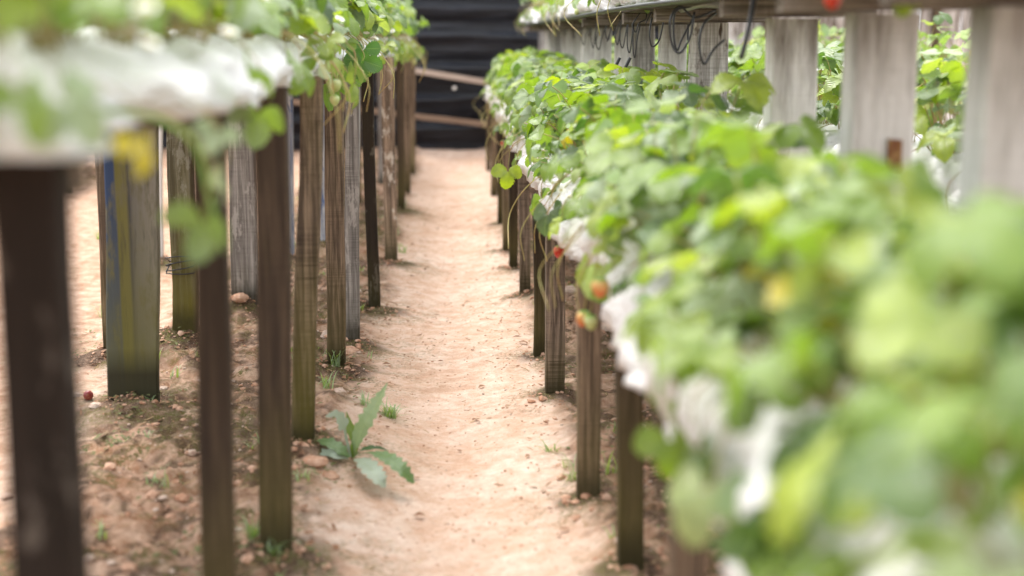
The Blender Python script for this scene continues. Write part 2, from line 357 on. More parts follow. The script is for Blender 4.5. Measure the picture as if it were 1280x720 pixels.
lp(G(200, 333), 200, .022, .03, 'pale', 'thin pale stake behind the painted plank', lst=LBACK)
lp(G(425, 285), 425, .05, .05, 'olive', None, lst=LBACK); lp(G(446, 258), 446, .05, .05, 'brown', None, lst=LBACK); lp(G(478, 232), 474, .045, .05, 'grey', None, lst=LBACK)
RZ = .575
RIGHT = []
lp(XY(1066, 1.12, 700), 1080, .048, .05, 'brown', 'post nearest the camera, hidden under leaves', RZ, RIGHT)
lp(XY(862, 1.92, 700), 862, .048, .05, 'brown', 'brown post second from the camera', RZ, RIGHT)
lp(XY(787, 2.76, 700), 786, .052, .05, 'dark', 'dark post below the orange berry', RZ, RIGHT)
lp(G(736, 628), 737, .054, .05, 'brown', 'brown post standing clear at the path edge', RZ, RIGHT)
lp(G(694.5, 498), 696, .060, .05, 'banded', 'pale banded post with soil heaped at its foot', RZ, RIGHT)
lp(G(675, 451), 677, .052, .05, 'dark', 'dark post close against the banded one', RZ, RIGHT)
lp(G(655, 372), 656, .046, .05, 'banded', 'pale brown post sixth of the path side', RZ, RIGHT)
lp(G(641, 338), 642, .040, .05, 'dark', 'narrow dark post', RZ, RIGHT)
lp(G(632, 316), 633, .036, .05, 'brown', None, RZ, RIGHT)
lp(G(624.5, 283), 625, .034, .05, 'dark', None, RZ, RIGHT)
lp(G(618, 245), 619, .046, .05, 'brown', None, RZ, RIGHT)
lp(G(611, 214), 611, .036, .05, 'brown', 'last post at the far end of the low right bench', RZ, RIGHT)
RBACK = []
for y_, m_ in ((1.3, 'brown'), (2.5, 'dark'), (3.9, 'brown'), (5.6, 'white'), (7.4, 'brown'), (9.6, 'dark'), (11.8, 'brown')):
    RBACK.append((.655, y_, .655, .045, .045, WOOD[m_], 'flaking whitewashed back post seen between two path posts' if m_ == 'white' else None, RZ, 0))
TALL = []; TZ = 1.14
def tp(cx, w, mat, label, Y=None, X=.78):
    d = ray(cx, 60); Yv = Y or X*d.y/d.x
    TALL.append((X, Yv, X, w, .085, WOOD[mat], label, TZ, 0))
tp(1262, .100, 'pale', 'broad pale post nearest the camera, cut by the right frame edge')
tp(1100, .118, 'pale', 'broad pale post with a rusty notch low on its face')
tp(989, .108, 'pale', 'pale post third from the camera, with a darker left edge')
tp(885, .112, 'pale_stain', 'pale post blackened with mould where the thick tube hangs')
tp(841, .090, 'pale', None); tp(805, .085, 'grey', 'greyer post behind the tube coils'); tp(779, .075, 'pale', None); tp(754, .085, 'pale', None)
for c_ in (737, 722, 710, 700, 692, 685, 679, 674): tp(c_, .085, random.choice(['pale', 'pale', 'grey']), None)
ALLP = LEFT+LBACK+RIGHT+RBACK+TALL

# ------------------------------------------------------------------ ground and path
def bands(x):
    b = sstep(-.30, -.42, x)*sstep(-1.22, -1.02, x)
    b = np.maximum(b, sstep(.24, .36, x)*sstep(1.15, .95, x))
    b = np.maximum(b, sstep(1.0, 1.2, x)*sstep(2.2, 1.9, x)); b = np.maximum(b, sstep(-2.5, -2.8, x)*sstep(-3.8, -3.5, x)); return b
def gh(x, y):
    x = np.asarray(x, float); y = np.asarray(y, float)
    xx = x+(fbm(x*2+3, y*1.3, 5, 3)-.5)*.22
    s = bands(xx); near = np.clip(1-(np.abs(x)-6)/20, 0, 1)*np.clip(1-(y-20)/30, 0, 1)
    h = s*(.018+.06*(fbm(x*6, y*6, 1, 4)-.45)+.055*(fbm(x*17+y*9, y*17-x*8, 2, 4)-.5))
    h = h+(fbm(x*3.2, y*2.4, 3, 4)-.5)*.036+(fbm(x*14, y*11, 4, 3)-.5)*.012+(fbm(x*38, y*30, 6, 2)-.5)*.003
    # shallow steps worn across the path
    h = h+(1-s)*.012*(np.sin(y*2.6+fbm(x*2, y, 8, 2)*5)*.5)
    h = h-.028*np.exp(-((x+.045)/.17)**2)*(y < 13)
    h = h+.05*sstep(11.6, 12.6, y)*np.clip(1-(y-13.4)/2, 0, 1)
    return h*near
def heaps(x, y):
    h = np.zeros_like(x)
    for p in ALLP:
        if p[1] > 9: continue
        a = .02 if p in RIGHT else (.045 if p in LBACK else .028)
        h += a*np.exp(-((x-p[0])**2+(y-p[1])**2)/(2*.075**2))
    return h
MID = .028
def gz(x, y):
    xa = np.array([float(x)]); ya = np.array([float(y)]); return float((gh(xa, ya)+heaps(xa, ya))[0])
xs = np.concatenate([-np.geomspace(400, 3.6, 22), np.arange(-3.5, -1.35, .05), np.arange(-1.35, 1.15, .0125), np.arange(1.15, 3.5, .06), np.geomspace(3.6, 400, 22)])
ys = [-300, -120, -50, -20, -8, -4, -2, -1, -.3, .3, .8, 1.2, 1.6]; yv = 1.9
while yv < 15: ys.append(yv); yv += max(.012, yv*.0042)
ys = np.array(ys+list(np.geomspace(15.3, 600, 24)))
X, Y = np.meshgrid(xs, ys); Hh = gh(X, Y)+heaps(X, Y)
ppx = X+(fbm(X*2+3, Y*1.3, 5, 3)-.5)*.22
soil = np.clip(bands(ppx)*1.15+(fbm(X*5, Y*5, 21, 4)-.62)*1.2*(bands(X) > .01), 0, 1)
soil = np.maximum(soil, .8*sstep(-1.0, -1.3, X))
soil = np.maximum(soil, np.clip((fbm(X*1.5, Y*1.1, 31, 4)-.55)*2.2, 0, .5))
WX_ = (fbm(X*4, Y*4, 71, 3)-.5)*1.3; WY_ = (fbm(X*4+9, Y*4, 73, 3)-.5)*1.3; MOD = fbm(X*2.3+WX_, Y*1.9+WY_, 75, 3)
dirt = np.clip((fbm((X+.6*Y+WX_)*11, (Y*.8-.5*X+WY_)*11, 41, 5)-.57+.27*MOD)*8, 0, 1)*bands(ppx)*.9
moss = np.clip((fbm((X+WY_)*8+7, (Y-WX_)*7, 51, 5)-.60+.16*MOD)*8, 0, 1)*bands(ppx)
for p in ALLP:
    if p[1] > 9: continue
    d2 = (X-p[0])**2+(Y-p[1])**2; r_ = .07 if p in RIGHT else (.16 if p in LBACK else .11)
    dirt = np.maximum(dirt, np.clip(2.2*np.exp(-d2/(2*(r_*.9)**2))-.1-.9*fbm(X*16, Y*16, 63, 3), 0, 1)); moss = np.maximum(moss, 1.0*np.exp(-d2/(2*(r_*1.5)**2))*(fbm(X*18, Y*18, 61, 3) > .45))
nx, ny = len(xs), len(ys)
idx = np.arange(nx*ny).reshape(ny, nx)
quads = np.stack([idx[:-1, :-1], idx[:-1, 1:], idx[1:, 1:], idx[1:, :-1]], -1).reshape(-1, 4)
V = np.stack([X, Y, Hh], -1).reshape(-1, 3); cx = V[quads].mean(1)
is_path = (np.abs(cx[:, 0]+.045) < .30) & (cx[:, 1] > .3) & (cx[:, 1] < 13.6)
A = {'soil': soil.ravel(), 'dirt': dirt.ravel(), 'moss': moss.ravel()}
for nm, sel in (('ground', ~is_path), ('path', is_path)):
    q = quads[sel]; u, inv = np.unique(q, return_inverse=True); q2 = inv.reshape(-1, 4)
    me = bpy.data.meshes.new(nm); me.vertices.add(len(u)); me.vertices.foreach_set('co', V[u].ravel())
    me.loops.add(q2.size); me.loops.foreach_set('vertex_index', q2.ravel().astype(np.int32))
    me.polygons.add(len(q2)); me.polygons.foreach_set('loop_start', np.arange(0, q2.size, 4, dtype=np.int32))
    me.update(calc_edges=True); me.polygons.foreach_set('use_smooth', [True]*len(q2))
    for k, a in A.items(): me.attributes.new(k, 'FLOAT', 'POINT').data.foreach_set('value', a[u].astype(np.float32))
    me.materials.append(GROUND); o = link(bpy.data.objects.new(nm, me))
    tag(o, 'bare sandy path worn smooth between the two low benches' if nm == 'path' else 'reddish soil with moss, litter and clods under and beside the benches', None, None, 'structure')

# ------------------------------------------------------------------ benches
def put_posts(t, posts, org):
    for (x, y, tx, w, d, mat, lab, z, tw) in posts:
        b = Vector((x, y, gz(x, y)-.0)); h = z-b.z
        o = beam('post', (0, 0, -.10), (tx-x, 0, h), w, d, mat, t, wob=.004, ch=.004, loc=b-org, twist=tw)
        if lab: o['label'] = lab
    return t
def slats(t, xs_, y0, y1, z, w, h, mat, org, name='rail', step=2.1):
    for x in xs_:
        y = y0
        while y < y1-.1:
            e = min(y1, y+step*(.85+.3*random.random())); 
            beam(name, (0, 0, 0), (0, e-y-.006, 0), w, h, mat, t, wob=.003, loc=Vector((x+random.uniform(-.004, .004), y, z))-org); y = e
def bars(t, ys_, x0, x1, z, mat, org, w=.05, h=.036):
    for y in ys_:
        dx = random.uniform(-.015, .015)
        beam('crossbar', (0, 0, 0), (x1-x0+dx, 0, random.uniform(-.006, .006)), w, h, mat, t, wob=.002, loc=Vector((x0-dx, y, z))-org)

o0 = Vector((-.68, 6.4, 0)); LB = empty('raised_bench', o0, 'tall wooden bench along the left of the path, on dark uneven posts', 'bench', 'raised strawberry benches')
put_posts(LB, LEFT, o0); put_posts(LB, LBACK, o0)
bars(LB, [p[1]+.055 for p in LEFT], -1.02, -.375, .972, WX, o0)
slats(LB, (-.455, -.56, -.68, -.83, -.985), .75, 11.9, 1.001, .07, .016, WY, o0)
# wire round the mossy post
px_, py_ = LBACK[1][0], LBACK[1][1]; v, f = [], []
g = Geo()
for k in range(4):
    zz = .28+.012*k; g.add(*tube([Vector((math.copysign(.05, math.cos(a))*min(1, abs(math.cos(a))*1.4), math.copysign(.031, math.sin(a))*min(1, abs(math.sin(a))*1.4), zz+.014*math.sin(a+k))) for a in np.linspace(0, 2*PI, 17)], .0022, 5))
g.add(*tube([(.05, -.03, .3), (.09, -.045, .312), (.13, -.04, .30)], .0018, 5))
tag(g.build('binding_wire', BLACK, LB, loc=Vector((px_, py_, 0))-o0))

o1 = Vector((.48, 6.2, 0)); RB = empty('raised_bench', o1, 'low wooden bench along the right of the path, covered in strawberry plants', 'bench', 'raised strawberry benches')
put_posts(RB, RIGHT, o1); put_posts(RB, RBACK, o1)
bars(RB, [p[1]+.055 for p in RIGHT], .285, .69, RZ-.024, WX, o1)
slats(RB, (.375, .46, .53, .645), .75, 11.9, RZ+.003, .06, .016, WY, o1)

o2 = Vector((.78, 6.2, 0)); TB = empty('raised_bench', o2, 'tall bench on pale grey posts rising behind the low right bench', 'bench', 'raised strawberry benches')
put_posts(TB, TALL, o2)
g = Geo(); q0 = Vector((.78+.022, TALL[1][1]-.046, .885))   # rusty notch
pl = mk('rusty_bracket', [(-.014, 0, -.03), (.014, 0, -.03), (.014, 0, .028), (-.014, 0, .03), (-.012, -.006, -.027), (.012, -.006, -.027), (.012, -.006, .025), (-.012, -.006, .027)],
   [(4, 5, 6, 7), (0, 1, 5, 4), (1, 2, 6, 5), (2, 3, 7, 6), (3, 0, 4, 7), (3, 2, 1, 0)], plain('rust', (.16, .06, .025), .8, .3, var=(60, (.3, .18, .07))), TB, q0-o2)
bars(TB, [p[1] for p in TALL], .60, .97, TZ+.022, WXP, o2, w=.06, h=.04)
slats(TB, (.635, .78, .925), 1.2, 12.3, TZ+.056, .075, .026, WYP, o2, 'beam', 2.6)

# benches seen through the gaps
def simple_bench(x0, x1, z, ya, yb, label, mat='brown', step=1.1):
    o = Vector(((x0+x1)/2, (ya+yb)/2, 0)); t = empty('raised_bench', o, label, 'bench', 'raised strawberry benches'); P = []
    y = ya+.1
    while y < yb:
        for x in (x0+.03, x1-.03): P.append((x, y, x+random.uniform(-.02, .02), .05, .05, WOOD[mat], None, z, 0))
        y += step*(.85+.3*random.random())
    put_posts(t, P, o); bars(t, sorted({p[1]+.055 for p in P}), x0, x1, z-.024, WX, o); slats(t, (x0+.04, (x0+x1)/2, x1-.04), ya, yb, z+.003, .06, .016, WY, o)
    return t
simple_bench(1.15, 1.6, .64, 2.2, 12, 'low bench beyond the pale posts, seen through their gaps', 'olive')
simple_bench(2.2, 2.62, .80, 3.6, 12, 'farther bench whose plants show top right between the pale posts')
simple_bench(-3.3, -2.72, .62, 6.0, 12.5, 'bench in the far left background beyond the second path', 'olive', 1.3)

# ------------------------------------------------------------------ grow bags
def bag_mesh(L, Wd, Ht, seed):
    na, nl = 26, 34; v = []; f = []
    for i in range(nl+1):
        s = i/nl; e = min(s, 1-s); k = min(1, (e/.07))**.45 if e > 0 else 0
        for j in range(na):
            a = 2*PI*j/na; ca, sa = math.cos(a), math.sin(a)
            x = math.copysign(abs(ca)**.75, ca)*Wd/2; z = math.copysign(abs(sa)**.7, sa)*Ht/2
            n = mnoise.noise((ca*1.6+seed, sa*1.6, s*L*6)); n2 = mnoise.noise((ca*5+seed, sa*5, s*L*20)); pl_ = math.sin(s*L*38+seed+math.sin(a*2)*2)*.15
            w = 1+.24*n+.13*n2+.10*pl_
            zz = z*w*(.25+.75*k)
            if sa < 0: zz = max(zz, -Ht/2)*(1 if True else 1); zz = max(zz, -Ht*.46)
            sag = max(0, abs(x)/(Wd/2)-.72)/.28
            v.append((x*w*(.86+.14*k)*(1+.05*mnoise.noise((seed, s*L*9, 3))), (s-.5)*L, zz+Ht*.46-sag*(.042+.018*mnoise.noise((seed+5, s*L*5, ca)))))
    for i in range(nl):
        for j in range(na): f.append((i*na+j, (i+1)*na+j, (i+1)*na+(j+1) % na, i*na+(j+1) % na))
    f.append(tuple(range(na))); f.append(tuple(nl*na+j for j in range(na))[::-1])
    me = mk('tmp', v, f, BAG, smooth=True); d = me.data; bpy.data.objects.remove(me); return d
ORD = ['first', 'second', 'third', 'fourth', 'fifth', 'sixth', 'seventh', 'eighth', 'ninth', 'tenth', 'eleventh', 'twelfth', 'thirteenth', 'fourteenth', 'fifteenth', 'sixteenth', 'seventeenth', 'eighteenth', 'nineteenth', 'twentieth']
def ordn(k):
    if k < 20: return ORD[k]
    t = {2: 'twenty', 3: 'thirty', 4: 'forty', 5: 'fifty', 6: 'sixty'}
    n = k+1; return (t[n//10]+'-'+ORD[n % 10-1]) if n % 10 else t[n//10].replace('ty', 'tieth')
def bags(xc, z, y0, y1, Wd, Ht, where, group, L=.98):
    ms = [bag_mesh(L, Wd, Ht, s*7.3+xc) for s in range(4)]; y = y0; k = 0
    while y < y1:
        o = bpy.data.objects.new('grow_bag', ms[k % 4]); o.location = (xc+random.uniform(-.012, .012), y+L/2, z); o.rotation_euler = (0, 0, (k//4 % 2)*PI+random.uniform(-.015, .015))
        link(o); tag(o, f'white plastic grow bag on {where}, {ordn(k)} from the camera', 'grow bag', group)
        y += L+.02; k += 1
bags(-.67, 1.004, .55, 11.6, .62, .105, 'the tall left bench', 'grow bags on the left bench')
bags(.47, RZ+.012, .62, 11.8, .40, .13, 'the low right bench', 'grow bags on the low right bench')
bags(.78, TZ+.07, 1.2, 12, .40, .12, 'the tall right bench', 'grow bags on the tall right bench')
bags(1.37, .652, 2.3, 11.5, .46, .15, 'the low bench behind the pale posts', 'grow bags on the bench behind the pale posts')
bags(2.4, .812, 3.7, 11.8, .42, .13, 'the farther right bench', 'grow bags on the farther right bench')
bags(-3.0, .632, 6.2, 12, .5, .13, 'the far left bench', 'grow bags on the far left bench')

# ------------------------------------------------------------------ leaf, fruit, flower meshes
def leaflet(g, org, fwd, nrm, L, Wd, m=0, fold=.35, curl=.35, teeth=True, ns=9):
    """one toothed leaflet: org = base point, fwd = direction, nrm = upper side"""
    fwd = fwd.normalized(); side = fwd.cross(nrm).normalized(); nrm = side.cross(fwd).normalized()
    v = []; f = []; uv = []
    for i in range(ns+1):
        s = i/ns; w = Wd*.5*(math.sin(PI*min(1, s**1.12))**.58 if 0 < s < 1 else 0)
        if s > .93: w *= .8
        tooth = (1.11 if i % 2 else .89) if teeth and 0 < i < ns else 1
        drop = -curl*L*s*s
        c = org+fwd*(L*s*(1-.1*curl*s))+nrm*drop
        if s == 0: w = .0012
        for q in (-1, -.5, 0, .5, 1):
            rise = abs(q)*w*fold - (abs(q)**2)*w*.18; ph = .05*L*math.sin(s*9+q*3)*abs(q)
            v.append(c+side*(q*w*(tooth if abs(q) == 1 else 1))+nrm*(rise+ph*.5)-fwd*((1-tooth)*-.02*L if abs(q) == 1 else 0)); uv.append((.5+q*.5, s))
    for i in range(ns):
        for k in range(4): a = i*5+k; f.append((a, a+1, a+6, a+5))
    g.add(v, f, m, uv)
def leaf_mesh(seed, reach, rise, size, tilt, droop=0, mat=LEAF, ns=13):
    rnd = random.Random(seed); g = Geo()
    tip = Vector((reach, rnd.uniform(-.02, .02), rise))
    if droop: P = [(0, 0, 0), (reach*.45, 0, .03), (reach*.95, 0, -.01), tip]
    else: P = [(0, 0, 0), (reach*.25, 0, rise*.45), (reach*.65, rnd.uniform(-.01, .01), rise*.85), tip]
    pc = curve(P, 3); g.add(*tube(pc, .0019, 4, .0012), m=1)
    d = (pc[-1]-pc[-2]).normalized(); az = Vector((d.x, d.y, 0)).normalized() if abs(d.z) < .98 else Vector((1, 0, 0))
    nrm = Vector((math.sin(tilt)*az.x, math.sin(tilt)*az.y, math.cos(tilt))); nrm = (nrm+Vector((0, rnd.uniform(-.5, .5), 0))).normalized()
    fwd = (az - nrm*az.dot(nrm)).normalized() if abs(az.dot(nrm)) < .98 else Vector((0, 0, -1)); 
    side = fwd.cross(nrm)
    c_, f_ = rnd.uniform(.0, .6), rnd.uniform(.2, .75)
    leaflet(g, tip+fwd*.006, fwd, nrm, size, size*.86, fold=f_, curl=c_, ns=ns)
    for sg in (-1, 1):
        a = R(rnd.uniform(72, 95)); fw = fwd*math.cos(a)+side*math.sin(a)*sg
        leaflet(g, tip+fw*.003, fw+nrm*rnd.uniform(-.05, .12), nrm+side*sg*-.05, size*.92, size*.84, fold=f_, curl=c_, ns=ns)
    o = g.build('leaf_mesh', [mat, PET]); d_ = o.data; bpy.data.objects.remove(o); return d_
UP = [leaf_mesh(i, .03+.02*(i % 4), .15+.022*(i % 5), .052+.004*(i % 4), R(4+9*(i % 4))) for i in range(10)]
OUT = [leaf_mesh(30+i, .12+.015*(i % 3), .075+.022*(i % 3), .054+.004*(i % 3), R(18+12*(i % 3))) for i in range(8)]
DROOP = [leaf_mesh(60+i, .14+.02*(i % 3), -.035-.03*(i % 3), .050+.004*(i % 3), R(40+14*(i % 3)), droop=1) for i in range(6)]
YU = [leaf_mesh(70+i, .07, .15, .05, R(20+20*i), mat=YLEAF) for i in range(2)]
YD = [leaf_mesh(80+i, .15, -.06, .05, R(60), droop=1, mat=YLEAF) for i in range(2)]
DD = [leaf_mesh(90+i, .10, -.03, .06, R(80), droop=1, mat=DLEAF) for i in range(2)]
def keep(o): d = o.data; bpy.data.objects.remove(o); return d
def berry_mesh(kind):
    v = []; f = []; prof = [(0, -.032), (.006, -.0305), (.0115, -.024), (.015, -.015), (.0155, -.007), (.012, -.001), (.004, .001)]; n = 9
    for (r, z) in prof:
        for k in range(n): v.append((r*math.cos(2*PI*k/n), r*math.sin(2*PI*k/n), z))
    for i in range(len(prof)-1):
        for k in range(n): f.append((i*n+k, i*n+(k+1) % n, (i+1)*n+(k+1) % n, (i+1)*n+k))
    f.append(tuple(range((len(prof)-1)*n, len(prof)*n)))
    return keep(mk('berry', v, f, BER[kind], smooth=True))
BM = {k: berry_mesh(k) for k in BER}
def calyx_mesh():
    g = Geo()
    for k in range(7):
        a = 2*PI*k/7; d = Vector((math.cos(a), math.sin(a), 0)); leaflet(g, Vector((0, 0, .002)), d, Vector((0, 0, 1)), .014, .007, fold=.2, curl=.4, teeth=False, ns=3)
    return keep(g.build('calyx', FERN))
CX = calyx_mesh()
def flower_mesh():
    g = Geo()
    for k in range(5):
        a = 2*PI*k/5; d = Vector((math.cos(a), math.sin(a), .15)); leaflet(g, Vector((0, 0, 0)), d, Vector((0, 0, 1)), .013, .015, fold=.3, curl=-.2, teeth=False, ns=4)
    return keep(g.build('flower', PETAL))
FL = flower_mesh()
def disc():
    g = Geo(); v = [(0, 0, .005)]+[(.004*math.cos(2*PI*k/7), .004*math.sin(2*PI*k/7), .002) for k in range(7)]; g.add(v, [(0, k+1, (k+1) % 7+1) for k in range(7)]); return keep(g.build('c', YEL))
FC = disc()
def stalk_mesh(drop, out):
    return keep(mk('stalk', *tube(curve([(0, 0, 0), (out*.4, 0, .035), (out*.85, 0, .0), (out, 0, -drop)], 4), .0016, 4), RUN, smooth=True))
STK = [(d, o_, stalk_mesh(d, o_)) for d, o_ in ((.07, .12), (.10, .15), (.14, .16))]
def runner_mesh(seed):
    r = random.Random(seed); g = Geo(); o_ = r.uniform(.18, .26)
    g.add(*tube(curve([(0, 0, 0), (.08, 0, .03), (o_*.7, r.uniform(-.03, .03), -.02), (o_, r.uniform(-.06, .06), -.12), (o_+r.uniform(-.02, .05), r.uniform(-.08, .08), -.21)], 5), .0017, 4))
    return keep(g.build('runner', RUN))
RN = [runner_mesh(s) for s in range(3)]

NP = [0]
def plant(x, y, z, label, group, n=(9, 6, 3), side=0, sc=1.0, fruit=None, flowers=0, runner=0, dens=1.0, lean=None):
    """side: +1/-1 = the edge towards +x / -x is free, so leaves, fruit and runners hang over it"""
    t = empty('strawberry_plant', (x, y, z), label, 'strawberry plant', group, 0); rr = random.uniform
    def az(w=PI):
        c = 0 if side > 0 else PI
        return c+rr(-w, w)
    for k in range(n[0]): inst('leaf', random.choice(YU if random.random() < .03 else UP), t, (rr(-.02, .02), rr(-.03, .03), 0), (rr(-.15, .15), rr(-.15, .15), rr(0, 2*PI)), sc*rr(.75, 1.2))
    for k in range(n[1]): inst('leaf', random.choice(OUT), t, (rr(-.02, .02), rr(-.03, .03), 0), (rr(-.15, .15), rr(-.2, .2), az(2.6)), sc*rr(.75, 1.15))
    for k in range(int(n[2]+random.random())): inst('leaf', random.choice(DROOP), t, (rr(-.01, .01), rr(-.03, .03), .01), (rr(-.2, .2), rr(-.2, .2), az(.9)), sc*rr(.75, 1.1))
    for c in (fruit or []):
        d, o_, me = random.choice(STK); a = az(.6); s = inst('fruit_stalk', me, t, (0, 0, 0), (0, 0, a)); b = inst('berry', BM[c], s, (o_, 0, -d-.002), (rr(-.2, .2), rr(-.2, .2), 0), rr(.8, 1.1)); 
        ca = inst('calyx', CX, s, (o_, 0, -d), (0, 0, 0))
    for k in range(flowers):
        a = az(.8); q = Vector((math.cos(a)*rr(.10, .17), math.sin(a)*rr(.1, .17), rr(.0, .09))); fl = inst('flower', FL, t, q, (rr(-.6, .6), rr(-.6, .6), rr(0, 6))); inst('flower_center', FC, fl)
    for k in range(runner): inst('runner', random.choice(RN), t, (0, 0, 0), (0, 0, az(.8)), rr(.8, 1.1))
    return t
def rowp(xc, z, ya, yb, step, where, side, group, n=(9, 6, 3), sc=1.0, ext=1):
    y = ya; k = 0
    while y < yb:
        fr = []; fl = 0; ru = 0; extra = ''
        if side == 1 and ext and y < 3.1: random.random()
        elif ext and random.random() < .09: c = random.choice(['red', 'orange', 'green', 'red']); fr = [c]+(['green'] if random.random() < .4 else []); extra = f' with {c} berry'
        if ext and random.random() < .4: fl = random.choice([1, 2, 3])
        if ext and y > 2.6 and random.random() < .25: ru = random.choice([1, 1, 2])
        plant(xc+random.uniform(-.02, .02), y+random.uniform(-.03, .03), z, f'strawberry plant{extra} on {where}, {ordn(k)} from camera', group, n=n(y) if callable(n) else n, side=side, sc=sc*(.80 if xc > .5 and xc < .65 and y < 3.2 else 1)*random.uniform(.9, 1.1), fruit=fr, flowers=fl, runner=ru)
        y += step; k += 1
rowp(-.455, 1.085, .85, 11.6, .18, 'path side of the left bench', 1, 'strawberry plants on the left bench', lambda y: (11, 7, .2) if y < 2.0 else ((11, 8, .5) if y < 3.2 else (11, 9, 1.3)))
rowp(-.80, 1.09, 1.6, 11.6, .30, 'back of the left bench', -1, 'strawberry plants on the left bench', (9, 5, 2), ext=0)
rowp(.405, .70, .90, 11.8, .19, 'path side of low right bench', -1, 'strawberry plants on the low right bench', lambda y: (14, 11, 5) if y < 1.35 else ((14, 10, 1.6) if y < 2.15 else ((14, 9, 1.2) if y < 3.2 else (13, 9, 1.3))), .95)
rowp(.585, .70, .85, 11.8, .22, 'inner side of low right bench', 1, 'strawberry plants on the low right bench', (11, 5, 1), 1.05, ext=0)
rowp(.72, TZ+.185, 4.6, 12.0, .26, 'tall right bench', -1, 'strawberry plants on the tall right bench', (7, 5, 2), .9)
rowp(.80, TZ+.185, 1.4, 4.5, .30, 'near part of the tall right bench', -1, 'strawberry plants on the tall right bench', (9, 3, 0), .8, ext=0)
rowp(1.30, .79, 2.5, 11.4, .19, 'low bench behind the pale posts', -1, 'strawberry plants behind the pale posts', (12, 6, .6), 1.0, ext=0)
rowp(2.36, .935, 4.2, 11.6, .3, 'farther right bench', -1, 'strawberry plants on the farther right bench', (5, 7, 2), .9, ext=0)
rowp(-2.9, .755, 6.4, 12, .34, 'far left bench', 1, 'strawberry plants on the far left bench', (7, 5, 3), 1.0, ext=0)

# single strands hanging into view
def leafy(name, loc, label, cat, leaves):
    t = empty(name, loc, label, cat)
    for (me, l, r, s) in leaves: inst('leaf', me, t, l, r, s)
    return t
p = at(240, 190, 1.62); p.x = -.37; p.z = 1.02
t = leafy('strawberry_plant', p, 'strawberry shoot with one yellowed leaf hanging below the nearest left grow bags', 'strawberry plant',
  [(YD[0], (-.02, -.15, .02), (0, .1, -.5), .6), (DROOP[2], (-.02, -.02, 0), (0, .35, -.3), .8), (DROOP[1], (.0, .1, .0), (0, .4, .2), .7), (DROOP[0], (.02, .02, .01), (.2, .2, -.1), .6)])
t['group'] = 'strawberry plants on the left bench'
mk('runner', *tube(curve([(-.02, -.05, 0), (.03, 0, -.01), (.07, .02, -.04), (.085, .02, -.10), (.09, .02, -.13)], 5), .003, 6), FERN, t, smooth=True)
p = at(452, 72, 4.45)
leafy('strawberry_plant', p+Vector((-.09, 0, .05)), 'dark green strawberry leaves drooping in front of the left posts', 'strawberry plant', [(DD[0], (0, 0, 0), (0, .25, -.15), 1.1), (DD[1], (.0, .03, .02), (.2, .1, .3), 1.0)])['group'] = 'strawberry plants on the left bench'
p = at(771, 335, 2.55)
t = empty('strawberry_plant', p+Vector((.09, 0, .05)), 'strawberry shoot with an orange berry hanging over the dark post', 'strawberry plant', 'strawberry plants on the low right bench')
s = inst('fruit_stalk', STK[0][2], t, (0, 0, 0), (0, 0, PI)); inst('berry', BM['orange'], s, (.12, 0, -.072), (0, 0, 0), 1.05); inst('calyx', CX, s, (.12, 0, -.07), (0, 0, 0), 1.1)
inst('leaf', DROOP[0], t, (0, 0, 0), (0, 0, PI-.5), .8)
p = at(713, 298, 3.75)
t = empty('strawberry_plant', p+Vector((.09, 0, .05)), 'strawberry shoot with a small red berry beside the banded post', 'strawberry plant', 'strawberry plants on the low right bench')
s = inst('fruit_stalk', STK[0][2], t, (0, 0, 0), (0, 0, PI)); inst('berry', BM['red'], s, (.12, 0, -.072), (0, 0, 0), 1.0); inst('calyx', CX, s, (.12, 0, -.07))
inst('leaf', DROOP[3], t, (0, 0, 0), (0, 0, PI+.4), .8)
p = at(1069, 2, 2.2)
t = empty('strawberry_plant', p+Vector((.09, .02, .09)), 'strawberry shoot with an orange-red berry hanging from the tall bench top right', 'strawberry plant', 'strawberry plants on the tall right bench')
s = inst('fruit_stalk', STK[0][2], t, (0, 0, 0), (0, 0, PI)); inst('berry', BM['red'], s, (.12, 0, -.072), (0, 0, 0), .95); inst('calyx', CX, s, (.12, 0, -.07), (0, 0, 0), 1.2)
inst('leaf', DROOP[4], t, (.0, 0, 0), (0, .5, PI+1.2), .6)

for (px_, py_, Y_, ms_, sc_, lab) in ((668, 238, 4.55, [(UP, 1), (OUT, 2)], 1.0, 'pale strawberry leaf reaching out over the path at mid distance'), (648, 178, 6.1, [(OUT, 2)], 1.0, 'broad pale strawberry leaf over the far right posts'),
        (705, 262, 4.3, [(OUT, 1), (DROOP, 1)], 1.0, 'bright green strawberry leaf just above the small red berry'), (800, 492, 1.55, [(OUT, 1)], .95, 'lime green strawberry leaf jutting over the second nearest right post'),
        (885, 590, 1.3, [('D', 1)], 1.0, 'dark strawberry leaf low over the nearest right posts')):
    q = at(px_, py_, Y_); t = empty('strawberry_plant', q+Vector((.16, 0, -.03)), lab, 'strawberry plant', 'strawberry plants on the low right bench')
    for ml, cnt in ms_:
        for k in range(cnt): inst('leaf', DD[k] if ml == 'D' else ml[k], t, (0, .03*k, .035 if ml is not UP else -.12), (random.uniform(-.2, .2), .1, PI+random.uniform(-.25, .25)), sc_)
